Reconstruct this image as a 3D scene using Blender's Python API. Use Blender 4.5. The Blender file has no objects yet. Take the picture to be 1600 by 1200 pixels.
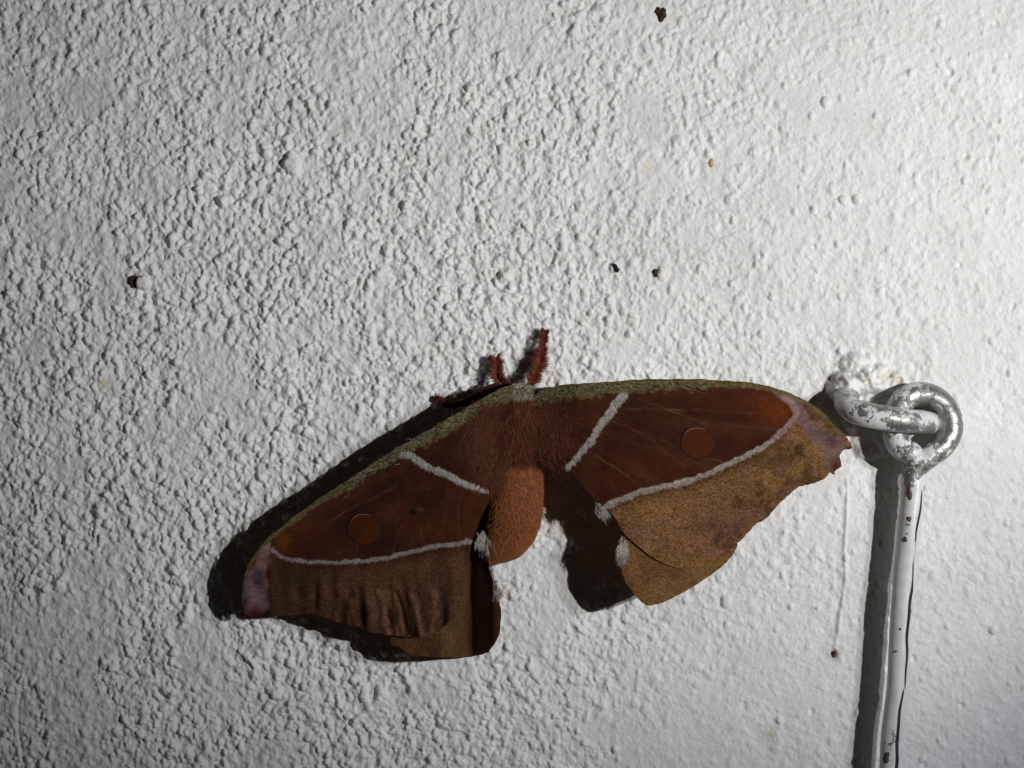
import bpy, bmesh, math, random
import numpy as np
from mathutils import Vector, Matrix

# ------------------------------------------------------------------ camera, light, exposure
sc = bpy.context.scene
C = sc.collection
S = 0.000125            # metres per photograph pixel on the wall plane
DPX = 2800.0            # camera distance from the wall, in the same pixels

def P(px, py, h=0.0):
    """point that stands h pixels proud of the wall and is seen at photograph pixel px,py"""
    f = 1.0 - h / DPX
    return ((px - 800) * f * S, -h * S, (600 - py) * f * S)

cam_d = bpy.data.cameras.new('camera'); cam = bpy.data.objects.new('camera', cam_d); C.objects.link(cam)
cam.location = (0, -DPX * S, 0); cam.rotation_euler = (math.radians(90), 0, 0)
cam_d.sensor_width = 36; cam_d.lens = 36 * DPX / 1600
cam_d.clip_start = 0.005; cam_d.clip_end = 20
sc.camera = cam

w = bpy.data.worlds.new('World'); sc.world = w; w.use_nodes = True
bg = w.node_tree.nodes['Background']
bg.inputs[0].default_value = (1.0, 0.92, 0.84, 1); bg.inputs[1].default_value = 0.005

def spot(name, loc, target, power, col, size, blend, radius):
    d = bpy.data.lights.new(name, 'SPOT'); o = bpy.data.objects.new(name, d); C.objects.link(o)
    d.energy = power; d.color = col; d.spot_size = math.radians(size); d.spot_blend = blend; d.shadow_soft_size = radius
    o.location = loc
    o.rotation_euler = (Vector(target) - Vector(loc)).to_track_quat('-Z', 'Y').to_euler()
    return o
# a torch with two emitters held to the right of the moth, and the weaker, bluer spill round its beam
spot('torch_light', ((2750 - 800) * S, -2480 * S, (600 - 420) * S), P(1090, 270), 3.7, (1.0, 0.985, 0.93), 53, 1.0, 0.003)
spot('torch_light', ((2840 - 800) * S, -2080 * S, (600 - 440) * S), P(1090, 270), 1.28, (1.0, 0.985, 0.93), 56, 1.0, 0.003)
spot('torch_spill_light', ((2790 - 800) * S, -2300 * S, (600 - 430) * S), P(900, 560), 0.50, (0.28, 0.38, 1.0), 115, 1.0, 0.006)

sc.view_settings.view_transform = 'Standard'; sc.view_settings.look = 'None'
sc.view_settings.exposure = 0.0; sc.view_settings.gamma = 1.0
sc.view_settings.use_curve_mapping = False
sc.render.engine = 'CYCLES'

rng = np.random.default_rng(11); random.seed(5)

# ------------------------------------------------------------------ helpers
def lin(r, g, b, k=1.0):
    f = lambda c: (c / 255 / 12.92) if c <= 10 else ((c / 255 + 0.055) / 1.055) ** 2.4
    return np.array([f(r) * k, f(g) * k, f(b) * k])

def sstep(a, b, x):
    t = np.clip((x - a) / (b - a), 0, 1); return t * t * (3 - 2 * t)

def field(ny, nx, sig, seed):
    """smooth unit-variance random field, sig in cells"""
    r = np.random.default_rng(seed)
    F = np.fft.rfft2(r.standard_normal((ny, nx)))
    ky = np.fft.fftfreq(ny)[:, None]; kx = np.fft.rfftfreq(nx)[None, :]
    F *= np.exp(-2 * (math.pi * sig) ** 2 * (kx * kx + ky * ky))
    g = np.fft.irfft2(F, s=(ny, nx)); return (g - g.mean()) / g.std()

def blur(A, sig):
    ny, nx = A.shape
    p = int(4 * sig) + 2
    B = np.pad(A, p, mode='reflect')
    F = np.fft.rfft2(B)
    ky = np.fft.fftfreq(B.shape[0])[:, None]; kx = np.fft.rfftfreq(B.shape[1])[None, :]
    F *= np.exp(-2 * (math.pi * sig) ** 2 * (kx * kx + ky * ky))
    return np.fft.irfft2(F, s=B.shape)[p:p + ny, p:p + nx]

class VNoise:
    """cheap band-limited noise that can be looked up at any pixel"""
    def __init__(s, scale, seed, n=256):
        s.g = np.random.default_rng(seed).standard_normal((n, n)); s.s = scale; s.n = n
    def __call__(s, x, y):
        u = np.asarray(x, float) / s.s; v = np.asarray(y, float) / s.s
        i = np.floor(u).astype(int); j = np.floor(v).astype(int)
        a = u - i; b = v - j; a = a * a * (3 - 2 * a); b = b * b * (3 - 2 * b)
        n = s.n; g = s.g
        return ((g[j % n, i % n] * (1 - a) + g[j % n, (i + 1) % n] * a) * (1 - b) +
                (g[(j + 1) % n, i % n] * (1 - a) + g[(j + 1) % n, (i + 1) % n] * a) * b)

def polydist(x, y, pts):
    """distance to a polyline, and the arc parameter 0..1 of the nearest point"""
    pts = np.asarray(pts, float); best = np.full(x.shape, 1e9); bt = np.zeros(x.shape)
    L = np.r_[0, np.cumsum(np.hypot(*np.diff(pts[:, :2], axis=0).T))]
    for k in range(len(pts) - 1):
        ax, ay = pts[k][:2]; bx, by = pts[k + 1][:2]; dx, dy = bx - ax, by - ay
        t = np.clip(((x - ax) * dx + (y - ay) * dy) / (dx * dx + dy * dy + 1e-9), 0, 1)
        d = np.hypot(x - ax - t * dx, y - ay - t * dy); m = d < best
        best[m] = d[m]; bt[m] = (L[k] + t[m] * (L[k + 1] - L[k])) / L[-1]
    return best, bt

def crom(pts, n=6, closed=False):
    pts = np.asarray(pts, float); N = len(pts); out = []
    segs = range(N if closed else N - 1)
    for k in segs:
        if closed: p0, p1, p2, p3 = pts[k - 1], pts[k], pts[(k + 1) % N], pts[(k + 2) % N]
        else: p0, p1, p2, p3 = pts[max(k - 1, 0)], pts[k], pts[k + 1], pts[min(k + 2, N - 1)]
        for q in range(n):
            t = q / n
            out.append(0.5 * ((2 * p1) + (-p0 + p2) * t + (2 * p0 - 5 * p1 + 4 * p2 - p3) * t * t + (-p0 + 3 * p1 - 3 * p2 + p3) * t ** 3))
    if not closed: out.append(pts[-1])
    return np.array(out)

def inside(x, y, poly):
    c = np.zeros(x.shape, bool); n = len(poly)
    for k in range(n):
        x1, y1 = poly[k]; x2, y2 = poly[(k + 1) % n]
        if y1 == y2: continue
        m = ((y1 > y) != (y2 > y)) & (x < (x2 - x1) * (y - y1) / (y2 - y1) + x1)
        c ^= m
    return c

def mesh_np(name, co, faces, mat, parent=None, cols=None, floats=None, smooth=True):
    """faces: (n,3) or (n,4) integer array"""
    me = bpy.data.meshes.new(name); co = np.asarray(co, np.float32); faces = np.asarray(faces, np.int32)
    k = faces.shape[1]; nf = len(faces)
    me.vertices.add(len(co)); me.vertices.foreach_set('co', co.ravel())
    me.loops.add(nf * k); me.loops.foreach_set('vertex_index', faces.ravel())
    me.polygons.add(nf); me.polygons.foreach_set('loop_start', np.arange(0, nf * k, k, dtype=np.int32))
    me.polygons.foreach_set('loop_total', np.full(nf, k, np.int32))
    me.update(calc_edges=True)
    if smooth: me.polygons.foreach_set('use_smooth', np.ones(nf, bool))
    if cols is not None:
        a = me.color_attributes.new('Col', 'FLOAT_COLOR', 'POINT')
        a.data.foreach_set('color', np.c_[cols, np.ones(len(cols))].astype(np.float32).ravel())
    for nm, v in (floats or {}).items():
        a = me.attributes.new(nm, 'FLOAT', 'POINT'); a.data.foreach_set('value', np.asarray(v, np.float32))
    me.materials.append(mat); me.validate()
    o = bpy.data.objects.new(name, me); C.objects.link(o); o.parent = parent
    return o

def thing(name, label, cat, loc=(0, 0, 0), group=None):
    o = bpy.data.objects.new(name, None); C.objects.link(o); o.location = loc; o.empty_display_size = 0.005
    o['label'] = label; o['category'] = cat
    if group: o['group'] = group
    return o

def tag(o, label, cat, group=None):
    o['label'] = label; o['category'] = cat
    if group: o['group'] = group
    return o

def put_under(o, parent):
    """parent without moving (the parent is not rotated)"""
    o.parent = parent; o.matrix_parent_inverse = Matrix.Translation(-Vector(parent.location))

class NT:
    def __init__(s, name):
        s.m = bpy.data.materials.new(name); s.m.use_nodes = True; s.t = s.m.node_tree
        s.b = s.t.nodes['Principled BSDF']
    def n(s, typ, **kw):
        o = s.t.nodes.new(typ)
        for k, v in kw.items(): setattr(o, k, v)
        return o
    def l(s, a, b): s.t.links.new(a, b)
    def noise(s, scale, detail=3, rough=0.55, vec=None):
        o = s.n('ShaderNodeTexNoise'); o.inputs['Scale'].default_value = scale; o.inputs['Detail'].default_value = detail
        o.inputs['Roughness'].default_value = rough
        if vec is not None: s.l(vec, o.inputs['Vector'])
        return o.outputs['Fac']
    def ramp(s, fac, stops):
        o = s.n('ShaderNodeValToRGB'); e = o.color_ramp.elements
        while len(e) < len(stops): e.new(0.5)
        for q, (p, c) in zip(e, stops):
            q.position = p; q.color = (c, c, c, 1) if np.isscalar(c) else (*c, 1)
        s.l(fac, o.inputs[0]); return o.outputs[0]
    def mix(s, fac, a, b, mode='MIX'):
        o = s.n('ShaderNodeMix', data_type='RGBA', blend_type=mode)
        for sock, v in ((o.inputs[0], fac), (o.inputs[6], a), (o.inputs[7], b)):
            if isinstance(v, bpy.types.NodeSocket): s.l(v, sock)
            elif np.isscalar(v): sock.default_value = v
            else: sock.default_value = (*v, 1)
        return o.outputs[2]
    def math(s, op, a, b=0.0):
        o = s.n('ShaderNodeMath', operation=op)
        for sock, v in ((o.inputs[0], a), (o.inputs[1], b)):
            if isinstance(v, bpy.types.NodeSocket): s.l(v, sock)
            else: sock.default_value = v
        return o.outputs[0]
    def bump(s, h, dist, strength=1.0):
        o = s.n('ShaderNodeBump'); o.inputs['Distance'].default_value = dist; o.inputs['Strength'].default_value = strength
        s.l(h, o.inputs['Height']); s.l(o.outputs[0], s.b.inputs['Normal']); return o
    def attr(s, name): return s.n('ShaderNodeAttribute', attribute_name=name)
    def obj(s): return s.n('ShaderNodeTexCoord').outputs['Object']

# ------------------------------------------------------------------ materials
def mat_wall():
    m = NT('wall_paint'); v = m.obj()
    st = m.attr('Col')
    a = m.noise(60, 4, 0.6, v); b = m.noise(900, 3, 0.6, v)
    base = m.mix(m.ramp(a, [(0.3, 0.0), (0.7, 1.0)]), (0.74, 0.735, 0.715), (0.83, 0.825, 0.81))
    base = m.mix(m.ramp(b, [(0.28, 0.22), (0.55, 0.0)]), base, (0.52, 0.49, 0.44))
    base = m.mix(1.0, base, st.outputs['Color'], 'MULTIPLY')
    m.l(base, m.b.inputs['Base Color'])
    m.b.inputs['Roughness'].default_value = 0.7; m.b.inputs['Specular IOR Level'].default_value = 0.15
    f = m.math('ADD', m.noise(2600, 3, 0.6, v), m.math('MULTIPLY', m.noise(7000, 2, 0.5, v), 0.35))
    m.bump(f, 0.00011, 0.8)
    return m.m

def mat_wing(ang):
    m = NT('wing_scales'); v = m.obj()
    mp = m.n('ShaderNodeMapping'); mp.inputs['Rotation'].default_value = (0, math.radians(ang), 0); mp.inputs['Scale'].default_value = (0.22, 1, 1); m.l(v, mp.inputs[0])
    streak = m.noise(3000, 4, 0.65, mp.outputs[0])
    col = m.attr('Col').outputs['Color']; sp = m.attr('speck').outputs['Fac']; gr = m.attr('grey').outputs['Fac']
    n1 = m.noise(2900, 4, 0.7, v); n2 = m.noise(1900, 4, 0.7, v); n3 = m.noise(260, 3, 0.6, v)
    c = m.mix(m.ramp(n3, [(0.3, 0.0), (0.7, 1.0)]), m.mix(1.0, col, (0.78, 0.76, 0.78), 'MULTIPLY'), m.mix(1.0, col, (1.18, 1.16, 1.1), 'MULTIPLY'))
    dark = m.math('MULTIPLY', m.ramp(n1, [(0.45, 0.0), (0.58, 1.0)]), sp)
    c = m.mix(m.math('MULTIPLY', dark, 0.85), c, m.mix(1.0, c, (0.22, 0.16, 0.14), 'MULTIPLY'))
    pale = m.math('MULTIPLY', m.ramp(n2, [(0.53, 0.0), (0.66, 1.0)]), gr)
    c = m.mix(m.math('MULTIPLY', pale, 0.8), c, (0.34, 0.30, 0.17))
    fine = m.noise(4200, 2, 0.6, v)
    c = m.mix(m.ramp(fine, [(0.3, 0.35), (0.65, 0.0)]), c, m.mix(1.0, c, (0.45, 0.42, 0.42), 'MULTIPLY'))
    c = m.mix(m.ramp(streak, [(0.36, 0.55), (0.5, 0.0)]), c, m.mix(1.0, c, (0.55, 0.5, 0.5), 'MULTIPLY'))
    c = m.mix(m.ramp(streak, [(0.54, 0.0), (0.70, 0.55)]), c, m.mix(1.0, c, (1.75, 1.7, 1.7), 'MULTIPLY'))
    m.l(c, m.b.inputs['Base Color'])
    m.b.inputs['Roughness'].default_value = 0.9; m.b.inputs['Specular IOR Level'].default_value = 0.04
    m.bump(m.math('ADD', m.math('ADD', n1, streak), fine), 0.00008, 0.7)
    # a wing lets a little brown light through: its shadow is brown, black where two wings overlap
    tr = m.n('ShaderNodeBsdfTranslucent'); tr.inputs[0].default_value = (0.42, 0.20, 0.10, 1)
    mx = m.n('ShaderNodeMixShader'); mx.inputs[0].default_value = 0.045
    m.l(m.b.outputs[0], mx.inputs[1]); m.l(tr.outputs[0], mx.inputs[2]); m.l(mx.outputs[0], m.t.nodes['Material Output'].inputs[0])
    return m.m

def mat_attr(name, rough=0.8, spec=0.15, sheen=0.0):
    m = NT(name); col = m.attr('Col').outputs['Color']
    n = m.noise(1800, 3, 0.6, m.obj())
    c = m.mix(m.ramp(n, [(0.3, 0.0), (0.7, 1.0)]), m.mix(1.0, col, (0.72, 0.70, 0.70), 'MULTIPLY'), m.mix(1.0, col, (1.2, 1.18, 1.15), 'MULTIPLY'))
    m.l(c, m.b.inputs['Base Color']); m.b.inputs['Roughness'].default_value = rough
    m.b.inputs['Specular IOR Level'].default_value = spec; m.b.inputs['Sheen Weight'].default_value = sheen
    return m.m

def mat_iron(name, lo, hi, seed):
    """galvanised metal under flaking white paint; lo..hi sets how much paint has gone"""
    m = NT(name); v = m.obj()
    mp = m.n('ShaderNodeMapping'); mp.inputs['Location'].default_value = (seed, seed * 0.7, 0); m.l(v, mp.inputs[0]); v = mp.outputs[0]
    big = m.noise(150, 4, 0.65, v); sm = m.noise(900, 4, 0.7, v)
    k = m.math('ADD', big, m.math('MULTIPLY', sm, 0.55))
    bare = m.ramp(k, [(lo, 0.0), (hi, 1.0)])
    rust = m.ramp(m.noise(420, 3, 0.6, v), [(0.56, 0.0), (0.68, 1.0)])
    paint = m.mix(m.ramp(m.noise(500, 3, 0.6, v), [(0.35, 0.0), (0.7, 1.0)]), (0.60, 0.60, 0.58), (0.72, 0.72, 0.71))
    metal = m.mix(rust, (0.36, 0.36, 0.34), (0.12, 0.09, 0.07))
    m.l(m.mix(bare, paint, metal), m.b.inputs['Base Color'])
    m.l(m.math('MULTIPLY', bare, m.math('SUBTRACT', 0.8, m.math('MULTIPLY', rust, 0.5))), m.b.inputs['Metallic'])
    m.l(m.ramp(sm, [(0.3, 0.3), (0.7, 0.5)]), m.b.inputs['Roughness'])
    hgt = m.math('SUBTRACT', m.math('MULTIPLY', sm, 0.35), m.math('MULTIPLY', bare, 0.9))
    m.bump(hgt, 0.00022, 0.9)
    return m.m

def mat_plain(name, c1, c2, scale, rough=0.8, spec=0.2):
    m = NT(name); m.l(m.mix(m.ramp(m.noise(scale, 3, 0.6, m.obj()), [(0.35, 0.0), (0.65, 1.0)]), c1, c2), m.b.inputs['Base Color'])
    m.b.inputs['Roughness'].default_value = rough; m.b.inputs['Specular IOR Level'].default_value = spec
    return m.m

M_wall = mat_wall(); M_wing = mat_wing(10); M_wing_l = mat_wing(-32); M_hair = mat_attr('moth_hair', 0.7, 0.2, 0.05); M_body = mat_attr('moth_body', 0.85, 0.1, 0.1)
M_rod = mat_iron('painted_rod', 0.93, 0.96, 3.1); M_ring = mat_iron('flaking_ring', 0.70, 0.78, 7.7); M_eye = mat_iron('flaking_eye', 0.72, 0.79, 1.3)

# ------------------------------------------------------------------ the wall: knobbly painted plaster, real relief
RIDGE = [(1323, 735), (1322, 800), (1318, 860), (1320, 905), (1312, 960), (1306, 1000), (1303, 1025)]
WST = 1.6
def build_wall():
    st = WST
    x0, x1, y0, y1 = -120, 1720, -90, 1290
    nx = int((x1 - x0) / st) + 1; ny = int((y1 - y0) / st) + 1
    gx = x0 + np.arange(nx) * st; gy = y0 + np.arange(ny) * st
    X, Y = np.meshgrid(gx, gy)
    # how rough: knobbly at the left, worn smooth and over-painted at the right and by the hook
    low = field(ny, nx, 42, 3); mid = field(ny, nx, 15, 4)
    rough = 1.0 - 0.62 * sstep(620, 1260, X + 40 * low + 0.10 * (Y - 500))
    rough -= 0.22 * sstep(520, 160, X) * sstep(420, 100, Y + 30 * low)
    rough -= 0.10 * sstep(850, 1050, Y) * sstep(850, 1000, X)
    flat = sstep(0.25, 1.2, mid + 0.45 * low)          # trowelled patches
    rough = np.clip(rough * (1 - 0.5 * flat), 0.16, 1.1)
    H = 1.5 * low + 0.9 * mid * (0.4 + 0.6 * rough)
    H += 1.2 * rough * field(ny, nx, 3.2, 8)
    r = np.random.default_rng(21)
    top = np.zeros_like(H)
    WX = X + 0.7 * field(ny, nx, 2.0, 61) + 1.2 * field(ny, nx, 6, 62); WY = Y + 0.7 * field(ny, nx, 2.0, 63) + 1.2 * field(ny, nx, 6, 64)
    n = 80000
    sx = r.uniform(x0, x1, n); sy = r.uniform(y0, y1, n)
    rad = np.exp(r.normal(math.log(3.2), 0.34, n)); rad = np.clip(rad, 1.9, 7.2)
    asp = r.uniform(0.9, 1.45, n); ang = r.normal(0.25, 0.5, n); amp = r.uniform(0.4, 1.25, n)
    keep = r.uniform(0, 1, n)
    for k in range(n):
        i = int((sx[k] - x0) / st); j = int((sy[k] - y0) / st)
        if not (0 <= i < nx and 0 <= j < ny): continue
        q = rough[j, i]
        if keep[k] > 0.10 + 0.75 * q: continue
        R = rad[k]; W = int((R * asp[k] + 9) / st) + 2
        a, b, c, d = max(i - W, 0), min(i + W + 1, nx), max(j - W, 0), min(j + W + 1, ny)
        ux = WX[c:d, a:b] - sx[k]; uy = WY[c:d, a:b] - sy[k]
        cs, sn = math.cos(ang[k]), math.sin(ang[k])
        u = (ux * cs + uy * sn) / R; v = (-ux * sn + uy * cs) / (R * asp[k])
        dd = u * u + v * v
        dome = amp[k] * R * (0.40 + 0.60 * q) * np.clip(1 - dd, 0, 1) ** 0.5
        sub = top[c:d, a:b]
        np.maximum(sub, dome + 0.35 * np.minimum(sub, dome), out=sub)
    top = blur(top, 0.45)
    top = top + 0.0
    H += top * (0.55 + 0.5 * rough)
    # smooth over-paint at the right
    sm = blur(H, 2.0); k = sstep(0.55, 0.25, rough); H = H * (1 - 0.55 * k) + sm * 0.55 * k
    H += 0.42 * (0.3 + rough) * field(ny, nx, 0.75, 12) + 0.5 * rough * field(ny, nx, 1.7, 13)
    # scattered single grains and pin holes on the smooth side
    for q in range(420):
        cx, cy = r.uniform(800, x1), r.uniform(y0, y1); R = r.uniform(2.5, 6.0); s = 1 if r.uniform() < 0.78 else -1
        i = int((cx - x0) / st); j = int((cy - y0) / st); W = 6
        a, b, c, d = max(i - W, 0), min(i + W + 1, nx), max(j - W, 0), min(j + W + 1, ny)
        dd = ((X[c:d, a:b] - cx) ** 2 + ((Y[c:d, a:b] - cy) / 1.25) ** 2) / (R * R)
        H[c:d, a:b] += s * R * r.uniform(0.35, 0.8) * np.clip(1 - dd, 0, 1) ** 0.7
    # named marks: the big knobs
    for cx, cy, R, hh, e in ((224, 442, 12, 12, 1.0), (456, 257, 14, 12, 1.2), (300, 180, 18, 4, 1.4), (1290, 160, 8, 6, 1.2), (1338, 312, 8, 5, 1.0), (1316, 312, 7, 4, 1), (1036, 428, 10, 5, 1.2), (1552, 985, 7, 6, 1.0), (1135, 940, 9, 5, 1.2)):
        dd = ((X - cx) ** 2 + ((Y - cy) / e) ** 2) / (R * R); H += hh * np.clip(1 - dd, 0, 1) ** 0.45
    # crack low at the left
    crack = [(40, 1050), (32, 1080), (28, 1110), (30, 1150), (36, 1190), (48, 1240), (52, 1330)]
    d, _ = polydist(X, Y, crack); H -= 3.0 * np.exp(-(d / 2.2) ** 2)
    # old paint edge left of the rod and the trowelled strip behind it
    d, _ = polydist(X, Y, RIDGE)
    rx = np.interp(Y, [p[1] for p in RIDGE], [p[0] for p in RIDGE])
    fade = sstep(735, 765, Y) * sstep(1040, 990, Y)
    H += fade * (2.4 * np.exp(-(d / 3.0) ** 2) + 1.6 * sstep(-2, 2, X - rx) * np.exp(-np.clip(X - rx, 0, 1e9) / 60))
    dd = ((X - 1303) ** 2 + ((Y - 1022) / 1.3) ** 2) / 36; H -= 5 * np.clip(1 - dd, 0, 1) ** 0.6
    # mortar lump round the screw eye
    lum = np.zeros_like(H)
    for cx, cy, R, hh in ((1318, 606, 27, 30), (1345, 592, 27, 26), (1372, 592, 24, 20), (1395, 600, 20, 14), (1335, 574, 24, 14), (1360, 690, 30, 8), (1340, 655, 26, 12)):
        dd = ((X - cx) ** 2 + (Y - cy) ** 2) / (R * R); lum = np.maximum(lum, hh * np.clip(1 - dd, 0, 1) ** 0.55)
    near = np.exp(-(((X - 1345) / 75) ** 2 + ((Y - 610) / 75) ** 2))
    lum = blur(lum, 1.1)
    H += lum * (1 + 0.16 * field(ny, nx, 2.6, 31)) + near * (1.7 * field(ny, nx, 2.6, 32) + 1.2 * field(ny, nx, 1.2, 33))
    for cx, cy, R, hh in ((1366, 574, 4, 5), (1346, 587, 5, 7), (1352, 596, 4, 6), (1387, 586, 5, 7), (1384, 578, 4, 5), (1404, 594, 6, 6), (1297, 592, 4, 5), (1358, 580, 4, 8), (1330, 640, 6, 4)):
        dd = ((X - cx) ** 2 + (Y - cy) ** 2) / (R * R); H -= hh * np.clip(1 - dd, 0, 1) ** 0.6
    # crescent worn by the ring above it
    d, t = polydist(X, Y, [(1398, 563), (1416, 566), (1430, 574), (1438, 586)])
    H -= 3.0 * np.exp(-(d / 6) ** 2)
    # keep plaster below the body of the moth and the iron
    base = np.percentile(H, 50); H -= base
    H = np.minimum(H, 11 + 40 * sstep(90, 40, np.hypot(X - 1345, Y - 605)))
    # stains with a shape of their own
    col = np.ones((ny, nx, 3)) * (1 + 0.012 * field(ny, nx, 10, 40))[..., None]
    for cx, cy, R, c in ((1013, 261, 5, (1, .9, .62)), (1112, 257, 5, (.85, .72, .5)), (1140, 1138, 7, (.85, .8, .68)), (1205, 1145, 8, (.85, .8, .68)), (160, 598, 5, (.9, .78, .5)),
                        (1387, 588, 9, (.8, .74, .62)), (1404, 594, 8, (.78, .72, .6)), (1350, 592, 9, (.8, .76, .68)), (1300, 592, 8, (.7, .65, .56)), (206, 440, 9, (.55, .45, .36)), (537, 208, 4, (.93, .88, .7)), (1303, 1023, 7, (.35, .3, .26)), (1340, 705, 9, (.6, .57, .5))):
        dd = np.exp(-((X - cx) ** 2 + (Y - cy) ** 2) / (R * R))[..., None]; col *= 1 - dd * (1 - np.array(c))
    d, _ = polydist(X, Y, [(1322, 905), (1318, 960)]); col *= (1 - 0.06 * np.exp(-(d / 8) ** 2))[..., None]
    # extend the sheet past the frame with coarser lines
    g = 26 * (1.09 ** np.arange(38)); g = np.cumsum(g)
    fx = np.r_[x0 - g[::-1], gx, x1 + g]; fy = np.r_[y0 - g[::-1], gy, y1 + g]
    HH = np.zeros((len(fy), len(fx))); CC = np.ones((len(fy), len(fx), 3)); q = len(g)
    HH[:] = np.random.default_rng(5).normal(0, 1.2, HH.shape); HH[q:q + ny, q:q + nx] = H; CC[q:q + ny, q:q + nx] = col
    XX, YY = np.meshgrid(fx, fy)
    co = np.stack([(XX - 800) * S, -HH * S, (600 - YY) * S], -1).reshape(-1, 3)
    NX, NY = len(fx), len(fy); idx = np.arange(NX * NY).reshape(NY, NX)
    f = np.stack([idx[:-1, :-1], idx[1:, :-1], idx[1:, 1:], idx[:-1, 1:]], -1).reshape(-1, 4)
    o = mesh_np('plaster_wall', co, f, M_wall, cols=CC.reshape(-1, 3))
    o['kind'] = 'structure'; o['label'] = 'white painted rough plaster wall'
    return H, gx, gy
WH, WGX, WGY = build_wall()
def wall_h(px, py):
    return float(WH[int(np.clip((py - WGY[0]) / WST, 0, WH.shape[0] - 1)), int(np.clip((px - WGX[0]) / WST, 0, WH.shape[1] - 1))])

# ------------------------------------------------------------------ hair: thin tapered ribbons
class Hair:
    def __init__(s): s.v = []; s.f = []; s.c = []
    def add(s, p, d, length, width, col, bend=(0, 0, 0), seg=3):
        """p: (px,py,h); d: unit direction in px,py,h; all in pixels"""
        p = np.array(p, float); d = np.array(d, float); d /= np.linalg.norm(d) + 1e-9; bend = np.array(bend, float)
        side = np.cross(d, (0, 0, 1.0)); side = side / (np.linalg.norm(side) + 1e-9)
        b = len(s.v)
        for k in range(seg + 1):
            t = k / seg; q = p + d * length * t + bend * length * t * t
            w = width * (1 - t) ** 0.7 * 0.5
            if k < seg:
                s.v += [P(*(q - side * w)), P(*(q + side * w))]; s.c += [col, col]
            else: s.v.append(P(*q)); s.c.append(col)
        for k in range(seg - 1):
            a = b + 2 * k; s.f += [(a, a + 1, a + 3), (a, a + 3, a + 2)]
        a = b + 2 * (seg - 1); s.f.append((a, a + 1, a + 2))
    def build(s, name, parent, mat=None):
        o = mesh_np(name, s.v, np.array(s.f), mat or M_hair, cols=np.clip(np.array(s.c) * np.array([0.66, 0.70, 0.72]), 0, 1))
        o['kind'] = 'stuff'; o.parent = parent
        return o

# ------------------------------------------------------------------ the moth
MOTH_AT = Vector(P(805, 690, 0))
moth = thing('moth', 'large reddish-brown moth with spread wings and white wing lines resting on wall', 'moth', MOTH_AT)

R_FORE = [(842, 612), (870, 603), (905, 599), (940, 597), (1000, 593), (1060, 592), (1120, 594), (1165, 597), (1210, 606), (1240, 617), (1265, 629), (1290, 647), (1304, 664), (1315, 675), (1327, 689), (1331, 701),
          (1317, 704), (1312, 715), (1315, 728), (1305, 735), (1304, 742), (1297, 738), (1292, 745), (1283, 751), (1265, 757), (1247, 761), (1231, 775), (1217, 787), (1207, 799), (1196, 811), (1182, 819), (1170, 831), (1155, 847),
          (1132, 866), (1105, 880), (1072, 888), (1047, 884), (1027, 875), (1006, 861), (986, 844), (973, 830), (959, 806), (943, 789), (921, 772), (904, 750), (887, 735), (869, 722), (845, 714), (828, 690), (826, 640)]
R_HIND = [(850, 690), (880, 722), (930, 772), (958, 798), (972, 828), (969, 850), (968, 872), (975, 904), (987, 922), (1001, 940), (1013, 946), (1031, 943), (1054, 933), (1083, 917), (1110, 899), (1135, 879),
          (1152, 853), (1140, 830), (1060, 790), (960, 740), (880, 690)]
L_FORE = [(800, 606), (770, 613), (735, 634), (690, 660), (640, 689), (590, 719), (540, 752), (490, 785), (450, 815), (420, 840), (400, 862), (386, 888), (379, 915), (378, 940), (383, 958), (395, 966), (408, 964), (417, 953),
          (426, 960), (445, 962), (475, 960), (505, 963), (525, 971), (545, 977), (560, 979), (580, 988), (607, 992), (630, 995), (655, 996), (680, 987), (702, 972), (716, 950), (726, 905), (737, 850), (750, 812), (764, 782), (772, 755), (790, 710), (800, 660)]
L_HIND = [(780, 720), (770, 770), (760, 812), (753, 840), (757, 864), (763, 880), (770, 911), (778, 934), (783, 955), (780, 990), (768, 1013), (750, 1024), (717, 1027), (680, 1027), (652, 1024), (636, 1020), (625, 1012), (611, 1006), (613, 994), (625, 975), (690, 880), (740, 770)]
RL1 = [(975, 617), (968, 624), (962, 633), (949, 651), (934, 669), (923, 690), (908, 705), (897, 720), (884, 731)]
RL2 = [(940, 796), (952, 788), (965, 782), (990, 772), (1015, 765), (1040, 759), (1075, 752), (1115, 736), (1157, 716), (1190, 699), (1215, 680), (1235, 662), (1246, 645)]
RL2b = [(1246, 645), (1238, 632), (1227, 620)]
LL1 = [(627, 708), (645, 713), (667, 729), (700, 742), (719, 752), (737, 759), (762, 766)]
LL2 = [(425, 858), (435, 867), (455, 875), (480, 877), (525, 879), (570, 876), (610, 871), (622, 866), (657, 859), (675, 854), (700, 851), (713, 850), (736, 846)]
R_RIDGE = [(842, 700), (869, 720), (887, 735), (904, 750), (921, 772), (943, 789), (959, 805), (973, 830), (974, 860), (976, 904), (988, 922), (1002, 943), (1006, 970)]
N40 = VNoise(40, 51); N16 = VNoise(16, 52); N7 = VNoise(7, 53); N90 = VNoise(90, 54); N3 = VNoise(3, 55)

def veins(x, y, bx, by, freq, ph):
    th = np.arctan2(y - by, x - bx); r = np.hypot(x - bx, y - by)
    return (np.abs(np.sin(th * freq + ph)) ** 6) * sstep(60, 300, r), th, r

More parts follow.
